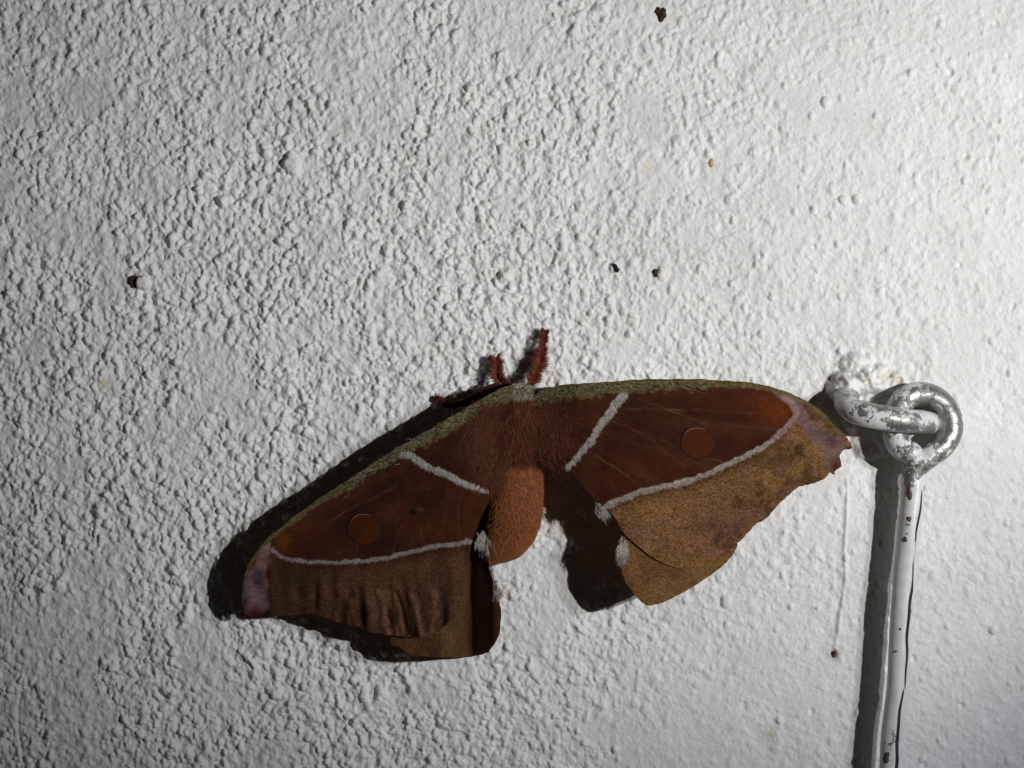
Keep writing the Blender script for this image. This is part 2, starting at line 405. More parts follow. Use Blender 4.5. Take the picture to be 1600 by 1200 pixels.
def hR(x, y):
    x = np.asarray(x, float); y = np.asarray(y, float)
    h = 110 - 62 * sstep(950, 1335, x) - 27 * sstep(925, 826, x)
    h -= 16 * sstep(720, 880, y) * sstep(1010, 1160, x)
    v, th, r = veins(x, y, 845, 640, 13.0, 0.3)
    h += 2.0 * v + 2.6 * N90(x, y) + 0.9 * N40(x, y) * sstep(840, 960, x)
    return np.maximum(h, 20)
def hRh(x, y):
    x = np.asarray(x, float); y = np.asarray(y, float)
    rx = np.interp(y, [p[1] for p in R_RIDGE], [p[0] for p in R_RIDGE])
    top = hR(x, y) - 5 + 10 * sstep(880, 935, y) * sstep(1060, 990, x)
    return np.maximum(top, 6.0)
def hL(x, y):
    x = np.asarray(x, float); y = np.asarray(y, float)
    h = 68 + 24 * sstep(400, 760, x)
    h -= 9 * sstep(925, 965, y) * sstep(440, 395, x)
    v, th, r = veins(x, y, 790, 650, 13.0, 1.1)
    h += 1.8 * v + 2.2 * N90(x, y)
    h += 10 * sstep(900, 990, y) * sstep(500, 620, x)
    # crumpled outer margin
    m = sstep(890, 985, y) * sstep(430, 540, x) * sstep(735, 700, x)
    h += m * (2.2 * np.sin(x / 6.2 + 2.4 * N40(x, y) + (y - 900) * 0.03) * (0.5 + 0.5 * N40(x + 300, y)) + 2.4 * N16(x, y * 0.3))
    for q, dep, wd in ((((618, 925), (628, 955), (634, 985)), 3.5, 4.5), (((604, 950), (608, 975), (612, 992)), 3, 4), (((676, 930), (680, 960), (672, 985)), -4, 5), (((640, 930), (652, 965), (655, 990)), -3.5, 5), (((560, 920), (566, 975)), 2.5, 5), (((520, 905), (524, 965)), 2.2, 5), (((492, 915), (494, 955)), 2, 4)):
        d, t = polydist(np.atleast_1d(x).ravel(), np.atleast_1d(y).ravel(), q); h = h - (dep * np.exp(-(d / wd) ** 2)).reshape(np.shape(h))
    return np.maximum(h, 16)
def hLh(x, y):
    x = np.asarray(x, float); y = np.asarray(y, float)
    k = np.interp(x, [600, 690, 712, 736, 746, 771, 777, 784], [78, 88, 70, 18, 16, 60, 61, 52]) + 0.8 * N16(x, y)
    k = np.where(y < 850, np.maximum(k, 40), k)
    return np.maximum(np.minimum(k, hL(x, y) - 5), 6)

def blend(c, w_, col): return c + (col - c) * np.clip(w_, 0, 1)[:, None]

def line_mask(x, y, pts, w0, w1, jit=1.4):
    d, t = polydist(x + jit * N7(x, y), y + jit * N7(y, x), pts)
    return sstep(1.0, 0.55, d / (w0 + (w1 - w0) * t)), d, t

def col_rfore(x, y):
    n = len(x); yl = np.interp(x, [p[0] for p in RL2], [p[1] for p in RL2])
    disc = lin(75, 38, 25); c = np.tile(disc, (n, 1)); v, th, r = veins(x, y, 845, 640, 13.0, 0.3)
    c = blend(c, 0.8 * sstep(960, 880, x), lin(98, 53, 31))
    c = blend(c, 0.6 * sstep(0.0, 1.2, N40(x, y) + 0.5 * N16(x, y)), lin(60, 35, 24))
    c = blend(c, 0.45 * np.exp(-(((x - 1000) / 70) ** 2 + ((y - 735) / 26) ** 2)), lin(108, 50, 26))
    c = blend(c, 0.9 * np.exp(-(((x - 1212) / 30) ** 2 + ((y - 640) / 26) ** 2)), lin(132, 62, 22))
    c = blend(c, 0.3 * np.exp(-(((x - 1150) / 60) ** 2 + ((y - 630) / 14) ** 2)), lin(118, 56, 28))
    c = blend(c, 0.35 * v * sstep(0, -6, y - yl), lin(112, 66, 44))
    for q in (((905, 640), (1000, 676), (1110, 718), (1140, 722)), ((960, 652), (1040, 705), (1068, 730)), ((1000, 625), (1100, 660), (1225, 672)), ((975, 640), (1090, 640), (1200, 648)), ((900, 690), (960, 730), (1000, 758))):
        d, t = polydist(x + 1.2 * N16(x, y), y + 1.2 * N16(y, x), q); c = blend(c, (0.18 + 0.34 * sstep(0.3, 1.0, N16(x, y))) * np.exp(-(d / 1.5) ** 2), lin(136, 92, 66))
    speck = np.full(n, 0.18); grey = np.zeros(n)
    # margin
    mg = sstep(-1, 3, y - yl) * (x < 1262) + sstep(1250, 1268, x)
    mg = np.clip(mg, 0, 1) * sstep(925, 945, x)
    mc = np.tile(lin(170, 124, 74), (n, 1))
    mc = blend(mc, 0.75 * np.exp(-(((x - 1130) / 42) ** 2 + ((y - 828) / 34) ** 2)), lin(138, 92, 86))
    mc = blend(mc, 0.6 * sstep(-0.2, 1.3, N40(x, y)) , lin(168, 118, 92))
    mc = blend(mc, 0.55 * np.exp(-(((x - 1205) / 45) ** 2 + ((y - 722) / 20) ** 2)), lin(92, 74, 38))
    mc = blend(mc, 0.5 * np.exp(-(((x - 1180) / 26) ** 2 + ((y - 790) / 12) ** 2)), lin(100, 66, 60))
    mc = blend(mc, 0.7 * sstep(26, 5, y - yl), lin(96, 66, 44))
    mc = blend(mc, 0.65 * sstep(0.1, 1.1, N16(x, y) + 0.5 * N7(x, y)) * sstep(1080, 1180, x), lin(84, 62, 34))
    mc = blend(mc, 0.45 * sstep(0.2, 1.1, N16(x + 700, y) + 0.4 * N7(x, y)), lin(176, 122, 104))
    mc = blend(mc, 0.25 * sstep(0.2, 1.1, N16(x, y + 700)), lin(112, 78, 44))
    for k in range(5):
        mx, my = 1120 + 32 * k, 842 - 22 * k
        mc = blend(mc, 0.45 * np.exp(-(((x - mx) * 0.8 + (y - my) * 0.6) / 6) ** 2 - (((x - mx) * 0.6 - (y - my) * 0.8) / 16) ** 2), lin(90, 54, 46))
    c = c + (mc - c) * mg[:, None]; speck = speck + (0.85 - speck) * mg
    # pink apex
    d, t = polydist(x, y, [(1246, 648), (1262, 664), (1290, 690), (1312, 712)])
    pk = sstep(1.0, 0.4, d / (8 + 20 * t) + 0.22 * N7(x, y))
    pk = np.maximum(pk, 0.85 * sstep(1.0, 0.5, polydist(x, y, [(1222, 615), (1240, 628), (1256, 650)])[0] / 11))
    c = blend(c, pk * 0.9, lin(162, 126, 118)); speck *= 1 - 0.6 * pk
    c = blend(c, 0.8 * pk * np.exp(-(((x - 1282) / 17) ** 2 + ((y - 675) / 13) ** 2)), lin(104, 82, 88))
    c = blend(c, 0.6 * pk * np.exp(-(((x - 1300) / 10) ** 2 + ((y - 690) / 10) ** 2)), lin(92, 62, 70))
    c = blend(c, 0.9 * np.exp(-(((x - 1306) / 10) ** 2 + ((y - 728) / 12) ** 2)), lin(96, 42, 32))
    # white lines with a dark inner edge
    m, d, t = line_mask(x, y, RL2, 5.2, 3.8); c = blend(c, m * 0.95, lin(208, 190, 170) * (1 - 0.0))
    c = blend(c, m * sstep(0.7, 1.0, t), lin(184, 146, 138)); speck *= 1 - m
    m, d, t = line_mask(x, y, RL2b, 7, 5); c = blend(c, m, lin(172, 140, 132)); speck *= 1 - m
    m, d, t = line_mask(x, y, RL1, 7.5, 4.2); c = blend(c, m, lin(206, 194, 176)); speck *= 1 - m
    # speckled costa
    top = np.interp(x, [840, 870, 905, 940, 1000, 1060, 1120, 1165, 1210, 1240, 1265, 1290, 1310], [612, 603, 599, 597, 593, 592, 594, 597, 606, 617, 629, 647, 672])
    wd = np.interp(x, [840, 950, 1050, 1150, 1240, 1300], [24, 22, 16, 10, 7, 7])
    k = sstep(1.15, 0.7, (y - top) / wd + 0.16 * N7(x, y))
    c = blend(c, k, lin(146, 132, 88) * 0.5 + 0.5 * lin(112, 98, 60)); speck = np.maximum(speck * (1 - k), k * 1.0 * sstep(1260, 1150, x)); grey = k * sstep(1180, 960, x) * 0.9
    c = blend(c, 0.8 * sstep(4.5, 1.5, y - top) * (x > 900), lin(120, 104, 52))
    return c, speck, grey

def col_lfore(x, y):
    n = len(x); yl = np.interp(x, [p[0] for p in LL2], [p[1] for p in LL2])
    c = np.tile(lin(84, 44, 29), (n, 1)); v, th, r = veins(x, y, 790, 650, 13.0, 1.1)
    c = blend(c, 0.8 * sstep(690, 760, x), lin(100, 54, 32))
    c = blend(c, 0.6 * sstep(0.0, 1.2, N40(x, y) + 0.5 * N16(x, y)), lin(64, 38, 28))
    c = blend(c, 0.9 * np.exp(-(((x - 443) / 12) ** 2 + ((y - 843) / 20) ** 2)), lin(140, 72, 26))
    c = blend(c, 0.6 * np.exp(-(((x - 465) / 22) ** 2 + ((y - 820) / 16) ** 2)), lin(128, 66, 28))
    c = blend(c, 0.7 * np.exp(-(((x - 450) / 7) ** 2 + ((y - 829) / 5) ** 2)), lin(50, 26, 18))
    c = blend(c, 0.5 * np.exp(-(((x - 670) / 40) ** 2 + ((y - 825) / 24) ** 2)), lin(124, 66, 36))
    c = blend(c, 0.3 * v * sstep(0, -6, y - yl), lin(112, 70, 48))
    for q in (((640, 800), (622, 835), (612, 872), (606, 960)), ((655, 800), (662, 850), (668, 930)), ((700, 760), (690, 850), (684, 960)), ((720, 765), (714, 850), (704, 950)), ((620, 760), (540, 800), (470, 850)), ((600, 790), (560, 850), (530, 950))):
        d, t = polydist(x + 1.2 * N16(x, y), y + 1.2 * N16(y, x), q); c = blend(c, (0.2 + 0.34 * sstep(0.0, 1.0, N16(x, y))) * np.exp(-(d / 1.5) ** 2), lin(128, 90, 66))
    speck = np.full(n, 0.18); grey = np.zeros(n)
    mg = sstep(-1, 3, y - yl) * sstep(420, 430, x) * sstep(760, 740, x)
    mc = np.tile(lin(132, 90, 60), (n, 1))
    mc = blend(mc, 0.7 * sstep(540, 440, x), lin(104, 82, 44))
    mc = blend(mc, 0.55 * sstep(-0.1, 1.2, N16(x, y * 0.35)), lin(138, 102, 82))
    mc = blend(mc, 0.55 * sstep(0.0, 1.2, N16(x + 500, y * 0.3)), lin(80, 52, 34))
    mc = blend(mc, 0.5 * np.exp(-(((x - 470) / 40) ** 2 + ((y - 905) / 14) ** 2)), lin(78, 66, 40))
    jx = x + 2.5 * N16(x, y) + 1.2 * N7(x, y)
    for bx, wd, a_, tl in ((447, 6, .5, .0), (474, 5, .6, .02), (496, 4, .7, .03), (521, 5, .75, .04), (546, 4, .7, .05), (566, 4, .7, .06), (590, 4, .6, .08), (609, 3, .8, .08), (630, 3.5, .85, .18), (650, 4, .6, .15), (688, 4, .5, -.05)):
        mc = blend(mc, a_ * np.exp(-((jx - bx - tl * (y - 900)) / wd) ** 2) * sstep(880, 935, y), lin(58, 36, 24))
    for bx, wd, a_, tl in ((509, 6, .5, .03), (533, 6, .5, .04), (578, 7, .6, .07), (600, 5, .5, .08), (620, 4, .6, .1), (643, 5, .7, .2), (672, 5, .8, .02)):
        mc = blend(mc, a_ * np.exp(-((jx - bx - tl * (y - 900)) / wd) ** 2) * sstep(885, 945, y), lin(160, 114, 88))
    mc = blend(mc, 0.7 * sstep(24, 5, y - yl), lin(80, 52, 36))
    c = c + (mc - c) * mg[:, None]; speck = speck + (0.7 - speck) * mg
    d, t = polydist(x, y, [(424, 838), (412, 862), (402, 900), (398, 945)])
    pk = sstep(1.1, 0.45, d / (10 + 12 * t) + 0.13 * N16(x, y) + 0.06 * N7(x, y)) * sstep(0, 12, np.abs(y - 826) + 4)
    pk *= sstep(826, 838, y) * (1 - sstep(0, 3, (x - 421) * (y < 858)))
    c = blend(c, pk * 0.92, lin(168, 132, 128)); speck *= 1 - 0.6 * pk
    c = blend(c, 0.9 * pk * np.exp(-(((x - 404 + 2 * N7(x, y)) / 10) ** 2 + ((y - 904) / 17) ** 2) ** 2), lin(78, 64, 70)); c = blend(c, 0.7 * pk * np.exp(-(((x - 396) / 8) ** 2 + ((y - 932) / 12) ** 2)), lin(198, 164, 160)); c = blend(c, 0.8 * pk * np.exp(-(((x - 415) / 7) ** 2 + ((y - 848) / 10) ** 2)), lin(202, 178, 176)); c = blend(c, 0.8 * np.exp(-(((x - 416) / 11) ** 2 + ((y - 876) / 7) ** 2)), lin(150, 92, 78)); c = blend(c, 0.5 * pk * sstep(0.2, 1.0, N7(x, y)), lin(140, 96, 100))
    c = blend(c, 0.9 * np.exp(-(((x - 395) / 12) ** 2 + ((y - 958) / 9) ** 2)), lin(104, 44, 40))
    m, d, t = line_mask(x, y, LL2, 3.0, 4.5); c = blend(c, m * 0.9, lin(190, 174, 158)); c = blend(c, m * sstep(0.22, 0.05, t), lin(178, 138, 134)); speck *= 1 - m
    m, d, t = line_mask(x, y, LL1, 7.0, 4.2); c = blend(c, m, lin(204, 192, 176)); speck *= 1 - m
    for gx in (609, 622, 656, 712):      # veins cut the line
        c = blend(c, 0.75 * np.exp(-((x - gx - (y - 860) * 0.05) / 1.8) ** 2) * np.exp(-((y - np.interp(gx, [p[0] for p in LL2], [p[1] for p in LL2])) / 9) ** 2), lin(58, 32, 24))
    # worn hole
    c = blend(c, np.exp(-(((x - 646 + (y - 799) * 0.5) / 6) ** 2 + ((y - 799) / 5) ** 2) ** 2), lin(24, 14, 8))
    c = blend(c, 0.8 * np.exp(-(((x - 656) / 7) ** 2 + ((y - 796) / 3.5) ** 2)), lin(128, 100, 52))
    px = [378, 379, 386, 400, 420, 450, 490, 540, 590, 640, 690, 735, 770, 800]; py = [940, 915, 888, 862, 840, 815, 785, 752, 719, 689, 660, 634, 613, 606]
    d, t = polydist(x, y, list(zip(px, py)))
    wd = np.interp(x, [378, 420, 500, 600, 700, 800], [3.5, 5, 9, 15, 20, 22])
    k = sstep(1.15, 0.7, d / wd + 0.16 * N7(x, y))
    c = blend(c, k, lin(142, 128, 88)); speck = np.maximum(speck * (1 - k), k); grey = k * sstep(470, 640, x) * 0.9
    return c, speck, grey

def col_hind(side):
    def f(x, y):
        n = len(x); c = np.tile(lin(158, 118, 70) if side > 0 else lin(128, 92, 58), (n, 1))
        if side > 0:
            rx = np.interp(y, [p[1] for p in R_RIDGE], [p[0] for p in R_RIDGE]); dk = sstep(-4, 10, rx - x)
            c = blend(c, 0.6 * np.exp(-(((x - 1040) / 45) ** 2 + ((y - 895) / 16) ** 2)), lin(128, 84, 62))
            c = blend(c, 0.5 * sstep(1040, 985, x), lin(160, 106, 62))
            dk = dk * 0.0
            wh = [(944, 797, 10, 17), (973, 866, 9, 17)]
        else:
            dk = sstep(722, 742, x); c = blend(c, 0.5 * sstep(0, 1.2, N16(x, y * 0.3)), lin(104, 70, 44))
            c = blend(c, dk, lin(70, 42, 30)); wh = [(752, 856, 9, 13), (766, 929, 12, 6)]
        for a, b, p, q in wh: c = blend(c, 0.9 * np.exp(-(((x - a) / p) ** 2 + ((y - b) / q) ** 2) ** 2), lin(196, 184, 172))
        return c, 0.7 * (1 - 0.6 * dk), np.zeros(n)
    return f

def build_wing(name, outline, hf, cf, seed, step=1.6, rag=0.5, tone=np.array([0.60, 0.65, 0.70])):
    poly = crom(outline, 5, True); r = np.random.default_rng(seed)
    poly = poly + r.normal(0, rag, poly.shape)
    x0, y0 = poly.min(0) - 3; x1, y1 = poly.max(0) + 3
    gx = np.arange(x0, x1, step); gy = np.arange(y0, y1, step); X, Y = np.meshgrid(gx, gy)
    ins = inside(X, Y, poly)
    cell = ins[:-1, :-1] | ins[1:, :-1] | ins[1:, 1:] | ins[:-1, 1:]
    idx = np.arange(X.size).reshape(X.shape)
    f = np.stack([idx[:-1, :-1], idx[1:, :-1], idx[1:, 1:], idx[:-1, 1:]], -1)[cell]
    used = np.zeros(X.size, bool); used[f.ravel()] = True
    x = X.ravel().copy(); y = Y.ravel().copy()
    out = np.where(used & ~ins.ravel())[0]
    bx = np.full(len(out), 1e9); nx_ = x[out].copy(); ny_ = y[out].copy(); ox, oy = x[out], y[out]
    for k in range(len(poly)):
        a = poly[k - 1]; b = poly[k]; d = b - a
        t = np.clip(((ox - a[0]) * d[0] + (oy - a[1]) * d[1]) / (d @ d + 1e-9), 0, 1)
        qx, qy = a[0] + t * d[0], a[1] + t * d[1]; dd = np.hypot(ox - qx, oy - qy); m = dd < bx
        bx[m] = dd[m]; nx_[m] = qx[m]; ny_[m] = qy[m]
    x[out] = nx_; y[out] = ny_
    sel = np.where(used)[0]; re = np.full(X.size, -1); re[sel] = np.arange(len(sel)); f = re[f]
    x, y = x[sel], y[sel]; h = hf(x, y)
    fct = 1 - h / DPX
    co = np.c_[(x - 800) * fct * S, -h * S, (600 - y) * fct * S] - np.array(MOTH_AT)
    c, sp, gr = cf(x, y); c = c * tone
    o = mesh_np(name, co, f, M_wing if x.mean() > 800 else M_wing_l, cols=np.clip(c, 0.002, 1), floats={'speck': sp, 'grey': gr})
    o.parent = moth
    return o

hr_o = build_wing('hindwing', R_HIND, hRh, col_hind(1), 1)
hl_o = build_wing('hindwing', L_HIND, hLh, col_hind(-1), 2)
fr_o = build_wing('forewing', R_FORE, hR, col_rfore, 3)
fl_o = build_wing('forewing', L_FORE, hL, col_lfore, 4)
fl_o['label'] = 'forewing with a small worn hole beside its eyespot'
fr_o['label'] = 'forewing with a torn pink tip'

# eyespots: glassy discs let into the forewings, with a dark rim
M_rim = mat_plain('eyespot_rim', lin(26, 12, 7), lin(40, 18, 10), 1500)
M_spot = mat_plain('eyespot_membrane', lin(76, 37, 17), lin(58, 28, 13), 3800, 0.75, 0.02)
M_arc = mat_plain('eyespot_arc', lin(134, 82, 74), lin(112, 64, 56), 1500)
def eyespot(cx, cy, rx, ry, hf, parent):
    V = []; F = []; n = 40; rings = [0.0, 0.12, 0.3, 0.6, 0.85, 1.0]
    for q, t in enumerate(rings):
        for k in range(n):
            a = 2 * math.pi * k / n; wob = 1 + 0.03 * math.sin(2 * a + 0.6) + 0.015 * math.sin(5 * a)
            x = cx + rx * t * wob * math.cos(a); y = cy + ry * t * wob * math.sin(a)
            lift = 0.7 + 1.3 * (1 - t * t) + (0.8 if t == 0 else 0)
            V.append(np.array(P(x, y, float(hf(x, y)) + lift)) - np.array(MOTH_AT))
    for q in range(len(rings) - 1):
        for k in range(n):
            F.append((q * n + k, (q + 1) * n + k, (q + 1) * n + (k + 1) % n, q * n + (k + 1) % n))
    o = mesh_np('eyespot', V, F, M_spot); o.parent = parent
    def ring(name, mat, a0, a1, r0, r1, up, m):
        V = []; F = []
        for k in range(m + 1):
            a = a0 + (a1 - a0) * k / m; wob = 1 + 0.03 * math.sin(2 * a + 0.6) + 0.015 * math.sin(5 * a)
            tp = 1.0 if name == 'rim' else math.sin(math.pi * k / m) ** 0.5
            rm = (r0 + r1) / 2
            for rr, u in ((r0, 0.5), (rm, up), (r1, 0.3)):
                t = rm + (rr - rm) * tp
                x = cx + rx * t * wob * math.cos(a); y = cy + ry * t * wob * math.sin(a)
                V.append(np.array(P(x, y, float(hf(x, y)) + u)) - np.array(MOTH_AT))
        for k in range(m):
            for q in range(2): F.append((k * 3 + q, k * 3 + q + 1, k * 3 + q + 4, k * 3 + q + 3))
        o2 = mesh_np(name, V, F, mat); o2.parent = parent
    ring('rim', M_rim, 0, 2 * math.pi, 0.96, 1.09, 1.6, 48)
    ring('pink_arc', M_arc, math.radians(200), math.radians(305), 0.93, 1.02, 3.2, 20)
eyespot(1091, 692, 25.5, 24.5, hR, fr_o)
eyespot(569, 827, 24.5, 24.5, hL, fl_o)

# body: head, thorax and abdomen as one continuous skin
BODY = [(814, 600, 62, 3, 3), (814, 603, 62, 13, 12), (813, 610, 61, 24, 20), (810, 622, 60, 35, 27), (807, 645, 58, 43, 33), (806, 672, 56, 45, 35), (808, 696, 53, 42, 33), (811, 712, 51, 37, 31), (812, 722, 50, 36.5, 30),
        (811, 740, 50, 37.5, 31), (808, 765, 50, 40, 32), (805, 790, 49, 42, 32), (802, 815, 47, 41.5, 31), (797, 835, 44, 38, 28), (789, 851, 41, 31, 24), (779, 864, 38, 21, 18), (769, 873, 36, 9.5, 9), (764, 876, 36, 2, 2)]
def body_row(t):
    return crom_b[int(np.clip(t, 0, 1) * (len(crom_b) - 1))]
crom_b = crom(BODY, 5)
def col_body(x, y, a):
    if y < 616: return lin(120, 112, 92)
    if y < 714: return lin(84, 46, 28)
    return lin(158, 88, 46) if y < 850 else lin(146, 88, 40)
def build_body():
    V = []; F = []; cs = []; n = 36
    for q, (x, y, h, a, b) in enumerate(crom_b):
        seg = 1 + (0.018 * math.sin((y - 722) / 21 * 2 * math.pi) if y > 722 else 0)   # abdominal rings
        d = crom_b[min(q + 1, len(crom_b) - 1)][:2] - crom_b[max(q - 1, 0)][:2]; d /= np.linalg.norm(d) + 1e-9
        sx, sy = d[1], -d[0]
        for k in range(n):
            t = 2 * math.pi * k / n
            V.append(np.array(P(x + sx * a * seg * math.cos(t), y + sy * a * seg * math.cos(t), h + b * seg * math.sin(t))) - np.array(MOTH_AT)); cs.append(col_body(x, y, t))
    for q in range(len(crom_b) - 1):
        for k in range(n): F.append((q * n + k, q * n + (k + 1) % n, (q + 1) * n + (k + 1) % n, (q + 1) * n + k))
    o = mesh_np('body', V, F, M_body, cols=np.array(cs) * np.array([0.66, 0.71, 0.78])); o.parent = moth
    bm = bmesh.new(); bm.from_mesh(o.data); bmesh.ops.recalc_face_normals(bm, faces=bm.faces); bm.to_mesh(o.data); bm.free()
    return o
body = build_body()

class MHair(Hair):
    def build(s, name, parent):
        s.v = [np.array(v) - np.array(MOTH_AT) for v in s.v]
        return super().build(name, parent)

def body_fur():
    H = MHair(); r = random.Random(3)
    for k in range(30000):
        row = crom_b[r.randrange(len(crom_b))]; x, y, h, a, b = row
        y += r.uniform(-2, 2)
        t = math.radians(r.uniform(5, 175)); ca, sa = math.cos(t), math.sin(t)
        px, ph = x + a * ca, h + b * sa
        j = r.gauss
        if y < 617:      # pale collar
            col = lin(*[(214, 206, 176), (190, 178, 138), (226, 220, 202), (130, 116, 84)][r.randrange(4)])
            H.add((px, y, ph), (0.35 * ca + j(0, .3), 0.8 + j(0, .3), 0.45 * sa + 0.2), r.uniform(9, 17), 1.3, col)
        elif y < 716:    # shaggy thorax
            if r.random() < 0.25: continue
            u = r.random()
            col = lin(*((122, 60, 32) if u < .5 else (98, 48, 27) if u < .86 else (132, 76, 45) if u < .96 else (150, 122, 98)))
            H.add((px, y, ph), (0.55 * ca + j(0, .3), 0.9 + j(0, .2), 0.40 * sa + j(0, .12)), r.uniform(13, 28), 0.75, col, (j(0, .15), 0.05, -0.28))
        else:            # short dense abdomen
            u = r.random(); col = lin(*((176, 102, 56) if u < .5 else (156, 88, 46) if u < .82 else (196, 130, 82) if u < .95 else (96, 52, 30)))
            H.add((px, y, ph), (0.12 * ca + j(0, .2), 1 + j(0, .2), 0.22 * sa), r.uniform(5, 10), 0.8, col, (0, 0, -0.15), seg=2)
    return H.build('body_hair', body)
body_fur()

def wing_fur(side):
    """long base hairs, the bristly white lines and the pale tufts on the inner margin"""
    H = MHair(); r = random.Random(9 + side); j = r.gauss
    hf = hR if side > 0 else hL
    base = [(850, 640), (868, 668), (872, 690), (858, 706)] if side > 0 else [(765, 640), (755, 680), (760, 720), (768, 750)]
    B = crom(base, 12)
    for k in range(2200):
        p = B[r.randrange(len(B))]; x = p[0] + j(0, 14); y = p[1] + j(0, 12); u = r.random()
        col = lin(*((110, 55, 31) if u < .55 else (86, 44, 27) if u < .93 else (128, 84, 58)))
        if side > 0: d = (0.75 + j(0, .3), 0.75 + j(0, .25), 0.12)
        else: d = (-0.30 + j(0, .3), 1 + j(0, .2), 0.12)
        H.add((x, y, float(hf(x, y)) + 1), d, r.uniform(10, 24), 0.6, col, (0, 0.1, -0.16))
    # bristles of the white lines
    for pts, w0, w1, L, cols in (((RL1, 7.5, 4.5, 7, ((218, 206, 196), (186, 170, 160))), (RL2, 4.8, 3.6, 6, ((204, 188, 168), (172, 152, 132)))) if side > 0 else
                                 ((LL1, 7, 4.5, 7, ((214, 204, 196), (184, 172, 164))), (LL2, 2.8, 4.4, 4.5, ((192, 178, 164), (166, 150, 138))))):
        q = crom(pts, 10); n = 900 if pts in (RL2, LL2) else 620
        for k in range(n):
            i = r.randrange(len(q) - 1); t = i / len(q); e = q[min(i + 1, len(q) - 1)] - q[i]; e = e / (np.hypot(*e) + 1e-9); nn = np.array([-e[1], e[0]])
            if nn[1] < 0: nn = -nn
            wv = w0 + (w1 - w0) * t; s = r.uniform(-0.85, 0.45) * wv
            p = q[i] + e * r.uniform(-2, 2) + nn * s
            c = lin(*cols[r.randrange(2)])
            if pts in (RL2,) and t > 0.8: c = lin(184, 148, 138)
            if pts in (LL2,) and t < 0.2: c = lin(176, 136, 132)
            d = nn * 0.9 + e * j(0.15, .25)
            H.add((p[0], p[1], float(hf(*p)) + 0.6), (d[0], d[1], 0.18), L * r.uniform(.6, 1.2), 1.0, c, seg=2)
    # costal nap
    hairs = [(845, 611), (905, 600), (1000, 595), (1100, 595)] if side > 0 else [(790, 609), (735, 636), (640, 691), (540, 754)]
    q = crom(hairs, 20)
    for k in range(900):
        i = r.randrange(len(q)); p = q[i] + np.array([j(0, 4), abs(j(0, 7)) + 1.5]); u = r.random()
        c = lin(*((150, 142, 104) if u < .4 else (120, 108, 66) if u < .7 else (40, 34, 24)))
        H.add((p[0], p[1], float(hf(*p)) + 0.5), (side * (0.9 + j(0, .3)), 0.35 + j(0, .3), 0.15), r.uniform(4, 8), 1.1, c, seg=2)
    return H.build('wing_hair', fr_o if side > 0 else fl_o)
wing_fur(1); wing_fur(-1)

def tufts(side):
    H = MHair(); r = random.Random(19 + side); j = r.gauss; hf = hRh if side > 0 else hLh
    if side > 0: spots = [(942, 792, 7, 10, (.45, .9), 260), (973, 858, 6, 10, (-.25, 1), 260)]; edge = None
    else: spots = [(753, 846, 7, 10, (.15, 1), 420), (768, 926, 8, 3, (.6, .5), 240)]; edge = [(768, 770), (757, 812), (752, 845), (758, 872), (768, 905), (776, 930)]
    for a, b, p, q, d, n in spots:
        for k in range(n):
            x, y = a + j(0, p * .6), b + j(0, q * .6)
            H.add((x, y, float(hf(x, y)) + (1 if side > 0 else 16 if b < 900 else 3)), (d[0] + j(0, .25), d[1] + j(0, .2), .15), r.uniform(8, 16), 1.1, lin(*((214, 204, 194) if r.random() < .6 else (168, 154, 142))))
    q = crom(edge, 14) if edge else []
    for k in range(900 if edge else 0):
        p = q[r.randrange(len(q))] + np.array([j(0, 3.5), j(0, 3)]); u = r.random()
        if side < 0: c = lin(*((150, 126, 108) if u < .5 else (96, 66, 50)))
        else: c = lin(*((88, 56, 40) if u < .7 else (60, 36, 26)))
        H.add((p[0], p[1], float(hf(*p)) + 1), (j(0, .2) - .1 * side, 1, .02), r.uniform(9, 16), 0.8, c)
    return H.build('wing_hair', hr_o if side > 0 else hl_o)
tufts(1); tufts(-1)

# antennae: a shaft with two rows of barbs
def tube_mesh(pts, rad, n=12, close=True, wob=0.0, seed=0, off=(0, 0, 0), flat=1.0):
    """pts: (m,3) world points, rad: (m,) metres"""
    pts = np.asarray(pts, float); m = len(pts); V = []; F = []; r = np.random.default_rng(seed)
    T = np.gradient(pts, axis=0); T /= np.linalg.norm(T, axis=1)[:, None] + 1e-12
    up = np.array([0, -1.0, 0]); nrm = np.cross(T[0], up)
    if np.linalg.norm(nrm) < 1e-3: nrm = np.cross(T[0], (1.0, 0, 0))
    nrm /= np.linalg.norm(nrm)
    W1 = VNoise(7, seed + 70); W2 = VNoise(2.6, seed + 71)
    for k in range(m):
        nrm = nrm - T[k] * (nrm @ T[k]); nrm /= np.linalg.norm(nrm); bi = np.cross(T[k], nrm)
        for q in range(n):
            a = 2 * math.pi * q / n
            u = 10 + 5 * math.cos(a); v = 10 + 5 * math.sin(a)
            R = rad[k] * (1 + wob * float(W1(k * 0.5 + u, v) + 0.5 * W2(k * 0.5 + u, v)))
            V.append(pts[k] + (nrm * math.cos(a) + bi * math.sin(a) * flat) * R - np.array(off))
    for k in range(m - 1):
        for q in range(n): F.append((k * n + q, k * n + (q + 1) % n, (k + 1) * n + (q + 1) % n, (k + 1) * n + q))
    return V, F
